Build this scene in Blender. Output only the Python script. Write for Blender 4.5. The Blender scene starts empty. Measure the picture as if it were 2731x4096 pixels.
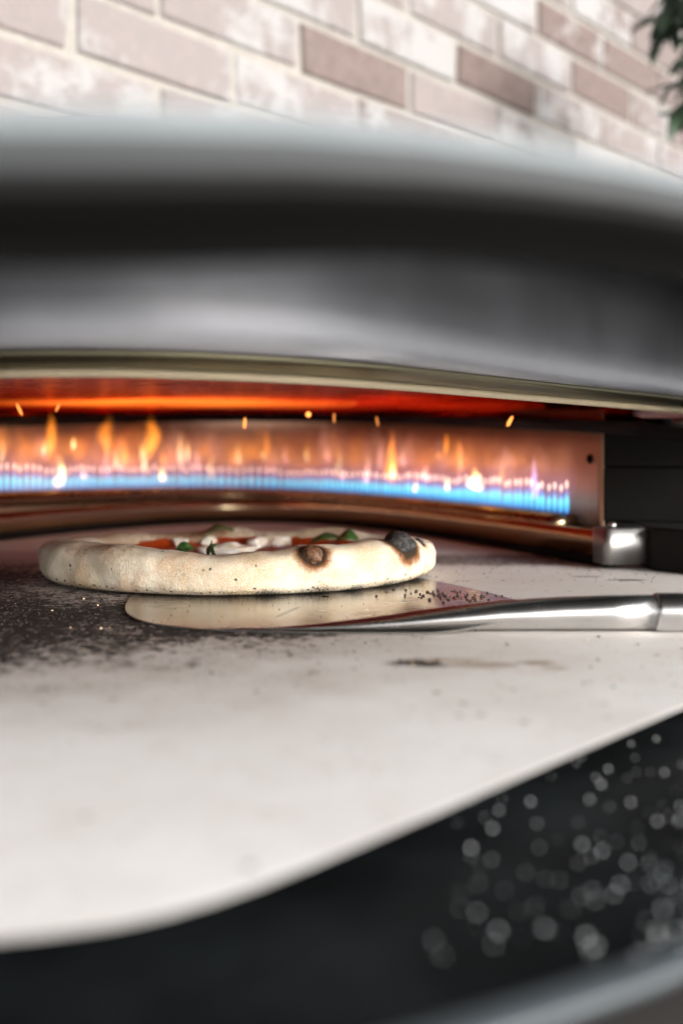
import bpy, bmesh, math, random
from mathutils import Vector, noise
random.seed(7)
SC = bpy.context.scene
COL = SC.collection
H = 0.0873            # camera height above the stone
F = 2287.0
AX = -0.12            # symmetry axis of the oven
R = math.radians

# ------------------------------------------------------------------ helpers
def link(o, parent=None):
    COL.objects.link(o)
    if parent: o.parent = parent
    return o

def mesh_obj(name, verts, faces, mat, parent=None, smooth=True, attrs=None, fmats=None):
    me = bpy.data.meshes.new(name)
    me.from_pydata([tuple(v) for v in verts], [], faces)
    me.update()
    mats = mat if isinstance(mat, (list, tuple)) else [mat]
    for m in mats: me.materials.append(m)
    if fmats:
        me.polygons.foreach_set('material_index', fmats)
    me.polygons.foreach_set('use_smooth', [smooth] * len(me.polygons))
    for k, vals in (attrs or {}).items():
        a = me.attributes.new(k, 'FLOAT', 'POINT')
        a.data.foreach_set('value', vals)
    bm = bmesh.new(); bm.from_mesh(me)
    bmesh.ops.recalc_face_normals(bm, faces=bm.faces)
    bm.to_mesh(me); bm.free()
    return link(bpy.data.objects.new(name, me), parent)

def thing(name, label, cat, loc=(0, 0, 0), group=None):
    o = bpy.data.objects.new(name, None)
    o.location = loc; o.empty_display_size = 0.02
    o['label'] = label; o['category'] = cat
    if group: o['group'] = group
    return link(o)

def tag(o, label, cat, group=None, kind=None):
    o['label'] = label; o['category'] = cat
    if group: o['group'] = group
    if kind: o['kind'] = kind
    return o

def cat(pts, n):
    """Catmull-Rom through the points, n samples evenly spread along its length."""
    P = [Vector(p) for p in pts]
    P = [2 * P[0] - P[1]] + P + [2 * P[-1] - P[-2]]
    out = []
    for i in range(1, len(P) - 2):
        p0, p1, p2, p3 = P[i - 1:i + 3]
        for k in range(24):
            t = k / 24
            out.append(0.5 * ((2 * p1) + (p2 - p0) * t + (2 * p0 - 5 * p1 + 4 * p2 - p3) * t * t + (3 * p1 - p0 - 3 * p2 + p3) * t ** 3))
    out.append(P[-2])
    return resample(out, n)

def resample(pts, n):
    L = [0]
    for a, b in zip(pts, pts[1:]): L.append(L[-1] + (b - a).length)
    res, j = [], 0
    for i in range(n):
        s = L[-1] * i / (n - 1)
        while j < len(L) - 2 and L[j + 1] < s: j += 1
        d = L[j + 1] - L[j]
        res.append(pts[j].lerp(pts[j + 1], (s - L[j]) / d if d else 0))
    return res

def sym(right):
    """mirror a right half (starting on the axis) to the left."""
    left = [(2 * AX - x, y) for x, y in right[1:]][::-1]
    return left + list(right)

def interp(x, table):
    if x <= table[0][0]: return table[0][1]
    for (a, va), (b, vb) in zip(table, table[1:]):
        if x <= b:
            t = (x - a) / (b - a); t = t * t * (3 - 2 * t)
            return va + (vb - va) * t
    return table[-1][1]

def loft(rings, closed_u=False, closed_v=False):
    n = len(rings[0]); m = len(rings)
    v = [p for r in rings for p in r]; f = []
    for j in range(m if closed_v else m - 1):
        j2 = (j + 1) % m
        for i in range(n if closed_u else n - 1):
            i2 = (i + 1) % n
            f.append((j * n + i, j * n + i2, j2 * n + i2, j2 * n + i))
    return v, f

def normals2d(c):
    out = []
    for i in range(len(c)):
        d = c[min(i + 1, len(c) - 1)] - c[max(i - 1, 0)]
        d = Vector((d.x, d.y)).normalized()
        out.append(Vector((d.y, -d.x)))     # outward = towards the camera for a left-to-right curve
    return out

def lathe(prof, seg):
    v, f = [], []
    for r, z in prof:
        for k in range(seg):
            a = 2 * math.pi * k / seg
            v.append((r * math.cos(a), r * math.sin(a), z))
    for j in range(len(prof) - 1):
        for k in range(seg):
            k2 = (k + 1) % seg
            f.append((j * seg + k, j * seg + k2, (j + 1) * seg + k2, (j + 1) * seg + k))
    f.append(tuple(range(seg))[::-1]); f.append(tuple((len(prof) - 1) * seg + k for k in range(seg)))
    return v, f

def strip(curve, prof, name, mat, parent, close=True):
    """extrude a closed profile [(offset, z)] along a plan curve."""
    nn = normals2d(curve)
    rings = [[Vector((c.x + n.x * o, c.y + n.y * o, z)) for c, n in zip(curve, nn)] for o, z in prof]
    v, f = loft(rings, False, close)
    if close:
        n = len(curve); m = len(prof)
        f.append(tuple(j * n for j in range(m))); f.append(tuple(j * n + n - 1 for j in range(m))[::-1])
    return mesh_obj(name, v, f, mat, parent)

def bevel(o, w=0.0015, seg=2, angle=40):
    b = o.modifiers.new('bevel', 'BEVEL'); b.width = w; b.segments = seg; b.limit_method = 'ANGLE'; b.angle_limit = R(angle)
    return o

# ------------------------------------------------------------------ materials
class M:
    def __init__(s, name):
        s.m = bpy.data.materials.new(name); s.m.use_nodes = True
        s.t = s.m.node_tree; s.N = s.t.nodes; s.L = s.t.links
        s.b = s.N['Principled BSDF']
    def n(s, typ, **kw):
        x = s.N.new('ShaderNode' + typ)
        for k, v in kw.items():
            if k.startswith('i_'):
                key = k[2:]; key = int(key) if key.isdigit() else key.replace('_', ' ')
                s.put(x.inputs[key], v)
            else: setattr(x, k, v)
        return x
    def put(s, sock, v):
        if isinstance(v, bpy.types.NodeSocket): s.L.new(v, sock)
        elif isinstance(v, (tuple, list)) and sock.type == 'RGBA' and len(v) == 3: sock.default_value = (*v, 1)
        else: sock.default_value = v
    def p(s, **kw):
        for k, v in kw.items(): s.put(s.b.inputs[k.replace('_', ' ')], v)
        return s
    def mix(s, fac, a, b, mode='MIX'):
        x = s.N.new('ShaderNodeMix'); x.data_type = 'RGBA'; x.blend_type = mode
        s.put(x.inputs[0], fac); s.put(x.inputs[6], a); s.put(x.inputs[7], b)
        return x.outputs[2]
    def math(s, op, a, b=0.0, c=None, clamp=False):
        x = s.N.new('ShaderNodeMath'); x.operation = op; x.use_clamp = clamp
        s.put(x.inputs[0], a); s.put(x.inputs[1], b)
        if c is not None: s.put(x.inputs[2], c)
        return x.outputs[0]
    def rng(s, v, a, b, c=0.0, d=1.0):
        x = s.N.new('ShaderNodeMapRange'); x.interpolation_type = 'SMOOTHSTEP'
        for i, q in enumerate((v, a, b, c, d)): s.put(x.inputs[i], q)
        return x.outputs[0]
    def pos(s):
        return s.n('TexCoord').outputs['Object']
    def mapped(s, scale, loc=(0, 0, 0)):
        return s.n('Mapping', i_Vector=s.pos(), i_Scale=scale, i_Location=loc).outputs[0]
    def noise(s, scale, detail=4, rough=0.55, vec=None, **kw):
        x = s.n('TexNoise', i_Scale=scale, i_Detail=detail, i_Roughness=rough, **kw)
        s.L.new(vec if vec is not None else s.pos(), x.inputs['Vector'])
        return x.outputs[0]
    def bump(s, h, strength=0.3, dist=0.001):
        x = s.n('Bump', i_Strength=strength, i_Distance=dist, i_Height=h)
        s.L.new(x.outputs[0], s.b.inputs['Normal'])
    def attr(s, name):
        return s.n('Attribute', attribute_name=name).outputs['Fac']

def metal(name, col, rough, metallic=1.0, streak=0.0, stretch=(6, 6, 300), bumpy=0.0, spots=0.0):
    m = M(name)
    if metallic < 0.05 and max(col) < 0.08: m.b.inputs['Specular IOR Level'].default_value = 0.08   # matt coatings
    nz = m.noise(1.0, 5, 0.6, m.mapped(stretch))
    big = m.noise(14, 4, 0.6)
    c = m.mix(m.rng(big, 0.3, 0.75), [x * 0.92 for x in col], [min(1, x * 1.06) for x in col])
    m.p(Base_Color=c, Metallic=metallic)
    m.p(Roughness=m.math('ADD', m.math('MULTIPLY', m.math('SUBTRACT', nz, 0.5), streak), m.rng(big, 0.2, 0.8, rough * 0.85, rough * 1.15)))
    if bumpy: m.bump(nz, bumpy, 0.0004)
    return m

hood_mat = metal('hood_front_shade', (0.003, 0.0028, 0.0026), 0.9, 0.0)  # front of the rolled rim, its shade painted into the colour
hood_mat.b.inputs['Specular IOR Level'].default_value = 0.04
shell_mat = metal('hood_top_painted_light', (0.22, 0.24, 0.25), 0.45, 0.2)  # top of the hood, the sky's brightness painted into the colour
panel_mat = metal('satin_grey_metal', (0.56, 0.57, 0.61), 0.40, 0.75, 0.03)
lip_mat = metal('olive_steel', (0.27, 0.25, 0.165), 0.38, 1.0, 0.1)
edge_mat = metal('bright_edge_steel', (0.92, 0.78, 0.54), 0.5, 0.1)
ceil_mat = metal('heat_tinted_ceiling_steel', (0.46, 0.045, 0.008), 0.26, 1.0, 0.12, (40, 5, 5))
rim_mat = metal('black_steel_and_gap_shade', (0.012, 0.010, 0.010), 0.6, 0.0)  # black steel, used too for the painted shade under the guard
wall_mat = metal('heat_tinted_back_steel', (0.66, 0.40, 0.27), 0.55, 0.6, 0.15, (200, 200, 6))
burner_mat = metal('burnt_brown_steel', (0.32, 0.235, 0.15), 0.28, 1.0, 0.1)
guard_mat = metal('straw_brown_steel', (0.52, 0.43, 0.28), 0.22, 1.0, 0.1)
chrome_mat = metal('brushed_bright_steel', (0.36, 0.355, 0.35), 0.45, 1.0, 0.1)
house_mat = metal('matt_black_coating', (0.005, 0.0045, 0.0043), 0.6, 0.0)
house_mat.b.inputs['Specular IOR Level'].default_value = 0.25
peel_mat = metal('brushed_peel_steel', (0.36, 0.34, 0.315), 0.25, 1.0, 0.07, (9, 300, 9), 0.0)
sp_ = peel_mat.n('SeparateXYZ', i_0=peel_mat.pos())      # an old gouge and small dents in the blade
lu = peel_mat.math('DIVIDE', peel_mat.math('ADD', peel_mat.math('MULTIPLY', peel_mat.math('ADD', sp_.outputs[0], 0.030), 0.27), peel_mat.math('MULTIPLY', peel_mat.math('SUBTRACT', sp_.outputs[1], 0.559), 0.96)), 0.021)
lv_ = peel_mat.math('DIVIDE', peel_mat.math('SUBTRACT', peel_mat.math('MULTIPLY', peel_mat.math('ADD', sp_.outputs[0], 0.030), 0.96), peel_mat.math('MULTIPLY', peel_mat.math('SUBTRACT', sp_.outputs[1], 0.559), 0.27)), 0.0022)
gd = peel_mat.math('ADD', peel_mat.math('MULTIPLY', lu, lu), peel_mat.math('MULTIPLY', lv_, lv_))
old = peel_mat.b.inputs['Base Color'].links[0].from_socket
dn = peel_mat.rng(peel_mat.noise(240, 3, 0.6), 0.62, 0.72)
peel_mat.p(Base_Color=peel_mat.mix(peel_mat.math('MAXIMUM', peel_mat.rng(gd, 0.7, 1.1, 0.85, 0.0), peel_mat.math('MULTIPLY', dn, 0.5)), old, (0.06, 0.055, 0.05)))
handle_mat = metal('polished_tube_steel', (0.62, 0.615, 0.61), 0.26, 1.0, 0.05)

# matt black base with a fine orange-peel texture
base_mat = M('black_powder_coat')
nz = base_mat.noise(900, 2)
base_mat.p(Base_Color=base_mat.mix(base_mat.rng(base_mat.noise(18), 0.35, 0.7), (0.0035, 0.0040, 0.0044), (0.009, 0.0108, 0.012)), Roughness=0.6)
base_mat.b.inputs['Specular IOR Level'].default_value = 0.05
base_mat.bump(nz, 0.35, 0.0003)
base_rim_mat = metal('grey_rolled_rim', (0.048, 0.057, 0.064), 0.5, 0.2)

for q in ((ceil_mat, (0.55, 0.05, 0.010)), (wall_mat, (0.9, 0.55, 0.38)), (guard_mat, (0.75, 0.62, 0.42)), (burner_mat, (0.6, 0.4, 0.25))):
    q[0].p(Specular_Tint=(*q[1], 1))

# ------------------------------------------------------------------ baking stone
st = M('pale_baking_stone')
P = st.pos()
sep = st.n('SeparateXYZ', i_0=P)
X, Y = sep.outputs[0], sep.outputs[1]
warp = st.noise(22, 4, 0.6)
warp2 = st.noise(70, 3, 0.6)
def ellipse(cx, cy, rx, ry, soft=0.6, w=0.7):
    dx = st.math('DIVIDE', st.math('SUBTRACT', X, cx), rx); dy = st.math('DIVIDE', st.math('SUBTRACT', Y, cy), ry)
    d = st.math('SQRT', st.math('ADD', st.math('MULTIPLY', dx, dx), st.math('MULTIPLY', dy, dy)))
    d = st.math('ADD', d, st.math('MULTIPLY', st.math('SUBTRACT', warp if rx > 0.02 else warp2, 0.5), w))
    return st.rng(d, 1.0 - soft, 1.0 + soft, 1.0, 0.0)
soot = ellipse(-0.225, 0.53, 0.20, 0.130, 0.98, 1.3)
soot = st.math('MAXIMUM', soot, ellipse(-0.06, 0.515, 0.09, 0.040, 0.98, 1.0))
soot = st.math('MAXIMUM', soot, st.math('MULTIPLY', ellipse(-0.31, 0.70, 0.11, 0.13, 0.7), 1.0))
back = ellipse(0.13, 0.86, 0.13, 0.055, 0.6)
fine = st.noise(420, 4, 0.65)
mid = st.noise(150, 4, 0.7)
grain = st.math('ADD', st.math('MULTIPLY', fine, 0.42), st.math('MULTIPLY', mid, 0.58))
thr = st.rng(soot, 0.0, 1.0, 0.63, 0.405)
spk = st.rng(st.math('SUBTRACT', grain, thr), -0.02, 0.06)
spk = st.math('MULTIPLY', spk, st.rng(soot, 0.02, 0.25))
thr2 = st.rng(back, 0.0, 1.0, 0.70, 0.42)
spk2 = st.math('MULTIPLY', st.rng(st.math('SUBTRACT', grain, thr2), -0.03, 0.08), st.rng(back, 0.05, 0.4))
vor = st.n('TexVoronoi', i_Scale=70.0, i_Randomness=1.0); st.L.new(P, vor.inputs['Vector'])
dots = st.math('MULTIPLY', st.rng(st.math('ADD', vor.outputs['Distance'], st.math('MULTIPLY', warp2, 0.16)), 0.12, 0.26, 1.0, 0.0), st.rng(st.noise(16, 3, 0.6), 0.42, 0.56))
vor2 = st.n('TexVoronoi', i_Scale=190.0, i_Randomness=1.0); st.L.new(P, vor2.inputs['Vector'])
dots2 = st.math('MULTIPLY', st.rng(vor2.outputs['Distance'], 0.10, 0.2, 1.0, 0.0), st.rng(st.noise(34, 3, 0.6), 0.45, 0.6))
base = st.mix(st.rng(st.noise(9, 5, 0.6), 0.3, 0.7), (0.64, 0.62, 0.61), (0.72, 0.715, 0.715))
base = st.mix(st.math('MULTIPLY', st.rng(st.noise(55, 4, 0.65), 0.45, 0.75), 0.35), base, (0.55, 0.48, 0.43))
base = st.mix(st.math('MULTIPLY', fine, 0.14), base, (0.35, 0.31, 0.28))
hood_shade = ellipse(-0.02, 0.60, 0.42, 0.235, 0.6, 0.8)      # the hood's shade painted into the middle of the slab
base = st.mix(st.math('MULTIPLY', hood_shade, 0.42), base, (0.40, 0.345, 0.30))
base = st.mix(st.math('MULTIPLY', soot, 0.70), base, (0.17, 0.10, 0.060))
base = st.mix(st.math('MULTIPLY', back, 0.3), base, (0.35, 0.24, 0.22))
base = st.mix(st.math('MULTIPLY', dots, 0.85), base, (0.13, 0.075, 0.035))
base = st.mix(st.math('MULTIPLY', dots2, 0.75), base, (0.20, 0.14, 0.09))
base = st.mix(spk, base, (0.014, 0.011, 0.010))
base = st.mix(st.math('MULTIPLY', spk2, 0.85), base, (0.05, 0.035, 0.032))
for (cx, cy, rx, ry, c, s) in ((0.031, 0.424, 0.010, 0.0035, (0.03, 0.02, 0.012), 0.9), (0.037, 0.420, 0.006, 0.003, (0.02, 0.014, 0.01), 0.95),
                               (0.060, 0.421, 0.012, 0.006, (0.20, 0.12, 0.06), 0.6), (0.083, 0.425, 0.006, 0.004, (0.16, 0.09, 0.04), 0.7),
                               (0.045, 0.432, 0.015, 0.004, (0.25, 0.16, 0.09), 0.5), (0.088, 0.415, 0.005, 0.003, (0.2, 0.11, 0.05), 0.5),
                               (0.205, 0.715, 0.012, 0.004, (0.02, 0.015, 0.013), 0.9), (0.18, 0.735, 0.010, 0.003, (0.06, 0.04, 0.035), 0.7)):
    e = st.math('MULTIPLY', ellipse(cx, cy, rx * 1.15, ry * 1.2, 0.4, 1.8), st.rng(fine, 0.30, 0.46))
    base = st.mix(st.math('MULTIPLY', e, s), base, c)
st.p(Base_Color=base, Roughness=st.rng(soot, 0, 1, 0.62, 0.75))
st.b.inputs['Specular IOR Level'].default_value = 0.3
st.bump(st.math('ADD', fine, st.math('MULTIPLY', spk, 0.5)), 0.25, 0.0006)

front_edge = sym([(-0.12, 0.177), (-0.063, 0.1840), (-0.0245, 0.2000), (0.0234, 0.2474), (0.0503, 0.2766), (0.1207, 0.352), (0.20, 0.437), (0.28, 0.56), (0.33, 0.70)])
fe = cat(front_edge, 120)
prof = [(0.0, 0.0), (-0.0025, -0.0018), (-0.006, -0.0046)]
nn = normals2d(fe)
rings = [[Vector((c.x + n.x * o, c.y + n.y * o, z)) for c, n in zip(fe, nn)] for o, z in prof]
back_row = [Vector((c.x, 1.46, 0.0)) for c in fe]
inner = [[r0.lerp(b, t) for r0, b in zip(rings[0], back_row)] for t in (1.0, 0.8, 0.6, 0.4, 0.25, 0.12, 0.04, 0.004, 0.0003)]
under = [Vector((c.x, 1.46, -0.0046)) for c in fe]
v, f = loft(inner + rings + [under])
stone = mesh_obj('baking_stone', v, f, st.m)
stone.data.set_sharp_from_angle(angle=R(35))
tag(stone, 'large pale baking stone slab with black soot stains under the pizza', 'baking stone')

# ------------------------------------------------------------------ the oven
oven = thing('pizza_oven', 'dark gas pizza oven with curved hood and a row of lit flames', 'pizza oven', (AX, 0.9, -0.075))
INV = Vector(oven.location)
def part(o):
    o.parent = oven; o.location = -INV; return o
def ostrip(curve, prof, name, mat): return part(strip(curve, prof, name, mat.m if isinstance(mat, M) else mat, None))
def omesh(name, v, f, mat, **kw): return part(mesh_obj(name, v, f, mat.m if isinstance(mat, M) else mat, None, **kw))

NC = 140
rim = cat(sym([(-0.12, 0.1500), (-0.0514, 0.1503), (-0.0253, 0.1515), (0, 0.1558), (0.0287, 0.1675), (0.0641, 0.187), (0.11, 0.220), (0.18, 0.285), (0.27, 0.40), (0.35, 0.56), (0.41, 0.74), (0.43, 0.95), (0.43, 1.30)]), NC)
lip = cat(sym([(-0.12, 0.449), (-0.0768, 0.4574), (0, 0.5047), (0.106, 0.6185), (0.2788, 0.813), (0.345, 0.93), (0.37, 1.08), (0.37, 1.28)]), NC)
rn, ln = normals2d(rim), normals2d(lip)
def rl(w, z, o=0.0):
    return [Vector(((a + (b - a) * w).x + n.x * o, (a + (b - a) * w).y + n.y * o, H + z)) for a, b, n in zip(rim, lip, rn)]
rings = [rl(0.93, 0.143), rl(0.6, 0.098), rl(0.25, 0.060), rl(0.0, 0.041, -0.020)]
for k in range(0, 15):
    a = R(-100 + k * 195 / 14)
    row = rl(0.0, 0.0, -0.0095 + 0.0130 * math.cos(a))
    for p in row:
        zb = interp(p.x, [(-0.05, 0.0308), (0.055, 0.0362)]); p.z += (0.0562 + zb) / 2 + (0.0562 - zb) / 2 * math.sin(a)
    rings.append(row)
rings += [rl(0.0, 0.0580, -0.026), rl(0.2, 0.072), rl(0.4, 0.093), rl(0.7, 0.121), rl(0.93, 0.1475), rl(1.0, 0.155)]
top = Vector((AX, 1.0, H + 0.185))
last = rings[-1]
for s, z in ((0.25, 0.172), (0.5, 0.187), (0.75, 0.197), (0.97, 0.20)):
    rings.append([Vector((p.x + (top.x - p.x) * s, p.y + (top.y - p.y) * s, H + z)) for p in last])
SPLIT = 4 + 9          # shade painted in stepped bands up to the shoulder of the rolled rim
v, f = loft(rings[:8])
omesh('hood_soffit', v, f, metal('soffit_painted_shade', (0.009, 0.0088, 0.0085), 0.8, 0.0))  # underside a step paler than the front, bounce light painted in
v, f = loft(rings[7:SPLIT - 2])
omesh('hood_shade_black', v, f, hood_mat)
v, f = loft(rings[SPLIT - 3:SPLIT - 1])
omesh('hood_shade_dark', v, f, metal('hood_shade_dark_grey', (0.012, 0.012, 0.012), 0.7, 0.0))  # painted step of shade above the black front
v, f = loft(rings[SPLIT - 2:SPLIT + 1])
omesh('hood_shade_mid', v, f, metal('hood_shade_mid_grey', (0.050, 0.053, 0.055), 0.6, 0.0))  # painted step of shade below the pale top
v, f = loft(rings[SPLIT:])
omesh('hood', v, f, shell_mat)

# grey front panel under the overhanging rim, then the flange and its bright lower edge
pn = [(0.030, 0.142), (0.030, 0.100), (0.030, 0.085), (0.029, 0.070), (0.0275, 0.060), (0.025, 0.0525), (0.0225, 0.0482), (0.0210, 0.0468), (0.018, 0.0480), (0.018, 0.07), (0.018, 0.142)]
ostrip(lip, [(o, H + z) for o, z in pn], 'front_panel', panel_mat)
fl = [(0.0208, 0.0464), (0.0150, 0.0438), (0.009, 0.0420), (0.0022, 0.0405), (-0.004, 0.0400), (-0.004, 0.0425), (0.006, 0.0450), (0.0190, 0.0475)]
ostrip(lip, [(o, H + z) for o, z in fl], 'flange', lip_mat)
ed = [(0.0022, 0.0404), (0.0018, 0.0378), (-0.001, 0.0366), (-0.0045, 0.0372), (-0.0045, 0.0398)]
ostrip(lip, [(o, H + z) for o, z in ed], 'lip_edge', edge_mat)

# parabolic plan curves of the inside
def para(y0, k, x_end, n):
    w = x_end - AX
    return resample([Vector((AX + w * (2 * i / 400 - 1), y0 - k * (w * (2 * i / 400 - 1)) ** 2, 0)) for i in range(401)], n)
wall_c = para(1.42, 4.70, 0.2253, NC)
def wall_top(x): return H + 0.0610 - 0.0314 * ((x - AX) / 0.3453) ** 2
nn = normals2d(wall_c)
th = 0.0015
rings = []
for o, fr in ((0, 0.0), (0, 0.35), (0, 0.7), (0, 1.0), (-th, 1.0), (-th, 0.0)):
    rings.append([Vector((c.x + n.x * o, c.y + n.y * o, 0.004 + (wall_top(c.x) + 0.012 - 0.004) * fr)) for c, n in zip(wall_c, nn)])
v, f = loft(rings, False, True)
n = NC; f.append(tuple(j * n for j in range(6))); f.append(tuple(j * n + n - 1 for j in range(6))[::-1])
back_wall = omesh('back_wall', v, f, wall_mat)

# ceiling from behind the lip to just before the back wall
wc2 = para(1.375, 4.70, 0.2253 + 0.012, NC)
rings = []
for w in [i / 14 for i in range(15)]:
    row = []
    for a, nrm, b in zip(lip, ln, wc2):
        a3 = Vector((a.x - nrm.x * 0.003, a.y - nrm.y * 0.003, H + 0.0398))
        b3 = Vector((b.x, b.y, wall_top(b.x)))
        p = a3.lerp(b3, w); p.z += 0.010 * math.sin(math.pi * w) ** 0.8
        row.append(p)
    rings.append(row)
v, f = loft(rings)
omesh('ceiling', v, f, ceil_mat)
wc2 = [Vector((2 * AX - 0.33, 0.735, 0))] + list(wc2) + [Vector((0.33, 0.735, 0))]
nn = normals2d(wc2)
rings = [[Vector((c.x + q.x * o, c.y + q.y * o, wall_top(c.x) + dz)) for c, q in zip(wc2, nn)] for o, dz in ((0.001, 0.001), (0.001, -0.0085), (-0.004, -0.010), (-0.03, -0.002), (-0.03, 0.004))]
v, f = loft(rings)
omesh('ceiling_rim', v, f, rim_mat)

# screw in the end of the back wall
sc_i = int(NC * 0.985)
c = wall_c[sc_i]
def add_screw(c, nrm, z, r=0.0042):
    prof = [(r, 0), (r, 0.0012), (r * 0.8, 0.002), (r * 0.45, 0.0021), (r * 0.42, 0.0012), (0.0001, 0.0011)]
    v, f = lathe(prof, 16)
    o = mesh_obj('screw', v, f, rim_mat.m)
    o.parent = back_wall
    o.location = (c.x + nrm.x * 0.0002, c.y + nrm.y * 0.0002, z)
    o.rotation_euler = Vector((nrm.x, nrm.y, 0)).to_track_quat('Z', 'Y').to_euler()
    return o
add_screw(c, normals2d(wall_c)[sc_i], H - 0.0005)

# burner tube and the guard plate before it
def TILT(x): return 0.003 - 0.0075 * (x - AX) / 0.319
burn_c = para(1.385, 4.95, 0.199, NC)
burner = ostrip(burn_c, [(0.013, 0.026), (0.016, 0.029), (0.016, 0.036), (0.013, 0.0405), (0.006, 0.0425), (-0.006, 0.0425), (-0.012, 0.040), (-0.013, 0.026)], 'burner', burner_mat)
guard_c = para(1.35, 5.2, 0.2065, NC)
ostrip(guard_c, [(0.001, 0.0085), (0.001, 0.0285), (-0.0005, 0.0295), (-0.006, 0.0295), (-0.006, 0.028), (-0.001, 0.028), (-0.001, 0.0085)], 'guard_plate', guard_mat)
ostrip(para(1.362, 5.2, 0.2065 + 0.003, NC), [(0.0, 0.0), (0.0, 0.0086), (-0.012, 0.0086), (-0.012, 0.0)], 'guard_gap_shade', rim_mat)  # black strip put in for the shadow under the guard
# bright bracket: the guard's end bends round a corner
bc = cat([(0.2030, 0.800), (0.2058, 0.787), (0.2075, 0.7815), (0.2115, 0.780), (0.226, 0.7835), (0.2405, 0.787)], 40)
b = ostrip(bc, [(0.0015, 0.004), (0.0015, 0.0315), (-0.001, 0.0325), (-0.010, 0.0325), (-0.010, 0.0305), (-0.001, 0.030), (-0.001, 0.004)], 'end_bracket', chrome_mat)
v, f = lathe([(0.0035, 0), (0.0035, 0.003), (0.002, 0.0042), (0.0001, 0.0044)], 12)
k = mesh_obj('bolt', v, f, chrome_mat.m); k.parent = b; k.location = (0.214, 0.789, 0.0325)

# dark side housing (right and its mirror on the left)
def prism(pts, z0, z1):
    n = len(pts); v = [(x, y, z0) for x, y in pts] + [(x, y, z1) for x, y in pts]
    f = [tuple(range(n))[::-1], tuple(range(n, 2 * n))] + [(i, (i + 1) % n, n + (i + 1) % n, n + i) for i in range(n)]
    return v, f
for sgn in (1, -1):
    mx = (lambda x: x) if sgn > 0 else (lambda x: 2 * AX - x)
    for z0, z1, inset in ((0.034, 0.0795, 0.0), (0.0803, H + 0.0265, 0.0012)):
        pts = [(0.2262, 0.858 + inset), (0.345, 0.80 + inset), (0.37, 1.2), (0.232, 1.2)]
        v, f = prism([(mx(x), y) for x, y in pts], z0, z1)
        bevel(omesh('side_housing', v, f, house_mat, smooth=False), 0.001)
    pts = [(0.2412, 0.7735), (0.275, 0.7255), (0.36, 0.70), (0.37, 1.2), (0.2412, 1.2)]
    v, f = prism([(mx(x), y) for x, y in pts], 0.0, 0.0338)
    bevel(omesh('housing_foot', v, f, house_mat, smooth=False), 0.002)

# black base tray below the stone
BZ = H - 0.103
bedge = cat(sym([(-0.12, 0.150), (-0.06, 0.151), (-0.02, 0.158), (0.0086, 0.1695), (0.0695, 0.2015), (0.1165, 0.236), (0.19, 0.285), (0.30, 0.38), (0.42, 0.54), (0.47, 0.75), (0.47, 1.4)]), NC)
bn = normals2d(bedge)
rings = [[Vector((c.x + (AX - c.x) * s, c.y + (0.95 - c.y) * s, BZ)) for c in bedge] for s in (0.97, 0.7, 0.4, 0.15)]
rings += [[Vector((c.x - q.x * 0.0086, c.y - q.y * 0.0086, BZ)) for c, q in zip(bedge, bn)]]
v, f = loft(rings)
tray = omesh('base_tray', v, f, base_mat)
rp = [(-0.0088, BZ), (-0.0070, BZ + 0.0004)]
rp += [(-0.0042 + 0.0035 * math.cos(R(a)), BZ - 0.0018 + 0.0020 * math.sin(R(a))) for a in range(110, -21, -13)]
rp += [(-0.0015, BZ - 0.004), (-0.005, BZ - 0.0045), (-0.0088, BZ - 0.003)]
ostrip(bedge, rp, 'base_rim', base_rim_mat)
ostrip(bedge, [(-0.0025, BZ - 0.0044), (-0.0025, BZ - 0.045), (-0.01, BZ - 0.05), (-0.02, BZ - 0.05), (-0.02, BZ - 0.0044)], 'base_skirt', metal('dark_skirt_enamel', (0.009, 0.0083, 0.008), 0.8, 0.0))

# ------------------------------------------------------------------ flames
def flame_mat(name, stops, zmax, power):
    m = M(name)
    m.N.remove(m.b)
    z = m.n('SeparateXYZ', i_0=m.pos()).outputs[2]
    r = m.n('ValToRGB', i_Fac=m.math('DIVIDE', z, zmax)).outputs[0]
    cr = r.node.color_ramp
    while len(cr.elements) < len(stops): cr.elements.new(0.5)
    for e, (p, c) in zip(cr.elements, stops): e.position = p; e.color = (*c, 1)
    em = m.n('Emission', i_Color=r, i_Strength=power)
    add = m.n('AddShader'); tr = m.n('BsdfTransparent')
    m.L.new(tr.outputs[0], add.inputs[0]); m.L.new(em.outputs[0], add.inputs[1])
    out = m.N['Material Output']; m.L.new(add.outputs[0], out.inputs['Surface'])
    return m.m
jet_m = flame_mat('blue_gas_flame', [(0.0, (0.02, 0.05, 0.35)), (0.12, (0.005, 0.34, 0.72)), (0.40, (0.05, 0.66, 0.82)), (0.58, (0.03, 0.14, 0.45)), (0.70, (0.14, 0.08, 0.25)), (0.78, (0.9, 0.55, 0.42)), (0.92, (0.95, 0.60, 0.45)), (1.0, (0.2, 0.12, 0.2))], 0.034, 0.30)
mantle_m = flame_mat('lilac_flame_mantle', [(0.0, (0.10, 0.12, 0.6)), (0.35, (0.36, 0.22, 0.50)), (0.6, (0.75, 0.30, 0.14)), (1.0, (0.06, 0.02, 0.01))], 0.085, 0.016)
jv, jf = lathe([(0.0013, 0.0), (0.0020, 0.003), (0.0022, 0.010), (0.0019, 0.017), (0.0015, 0.021), (0.0008, 0.024), (0.0013, 0.0265), (0.0016, 0.029), (0.0013, 0.0315), (0.0004, 0.034)], 10)
n0 = len(jv)
mv, mf = lathe([(0.004, 0.004), (0.008, 0.02), (0.009, 0.04), (0.006, 0.065), (0.001, 0.085)], 10)
allv = jv + mv; allf = jf + [tuple(i + n0 for i in q) for q in mf]
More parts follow.
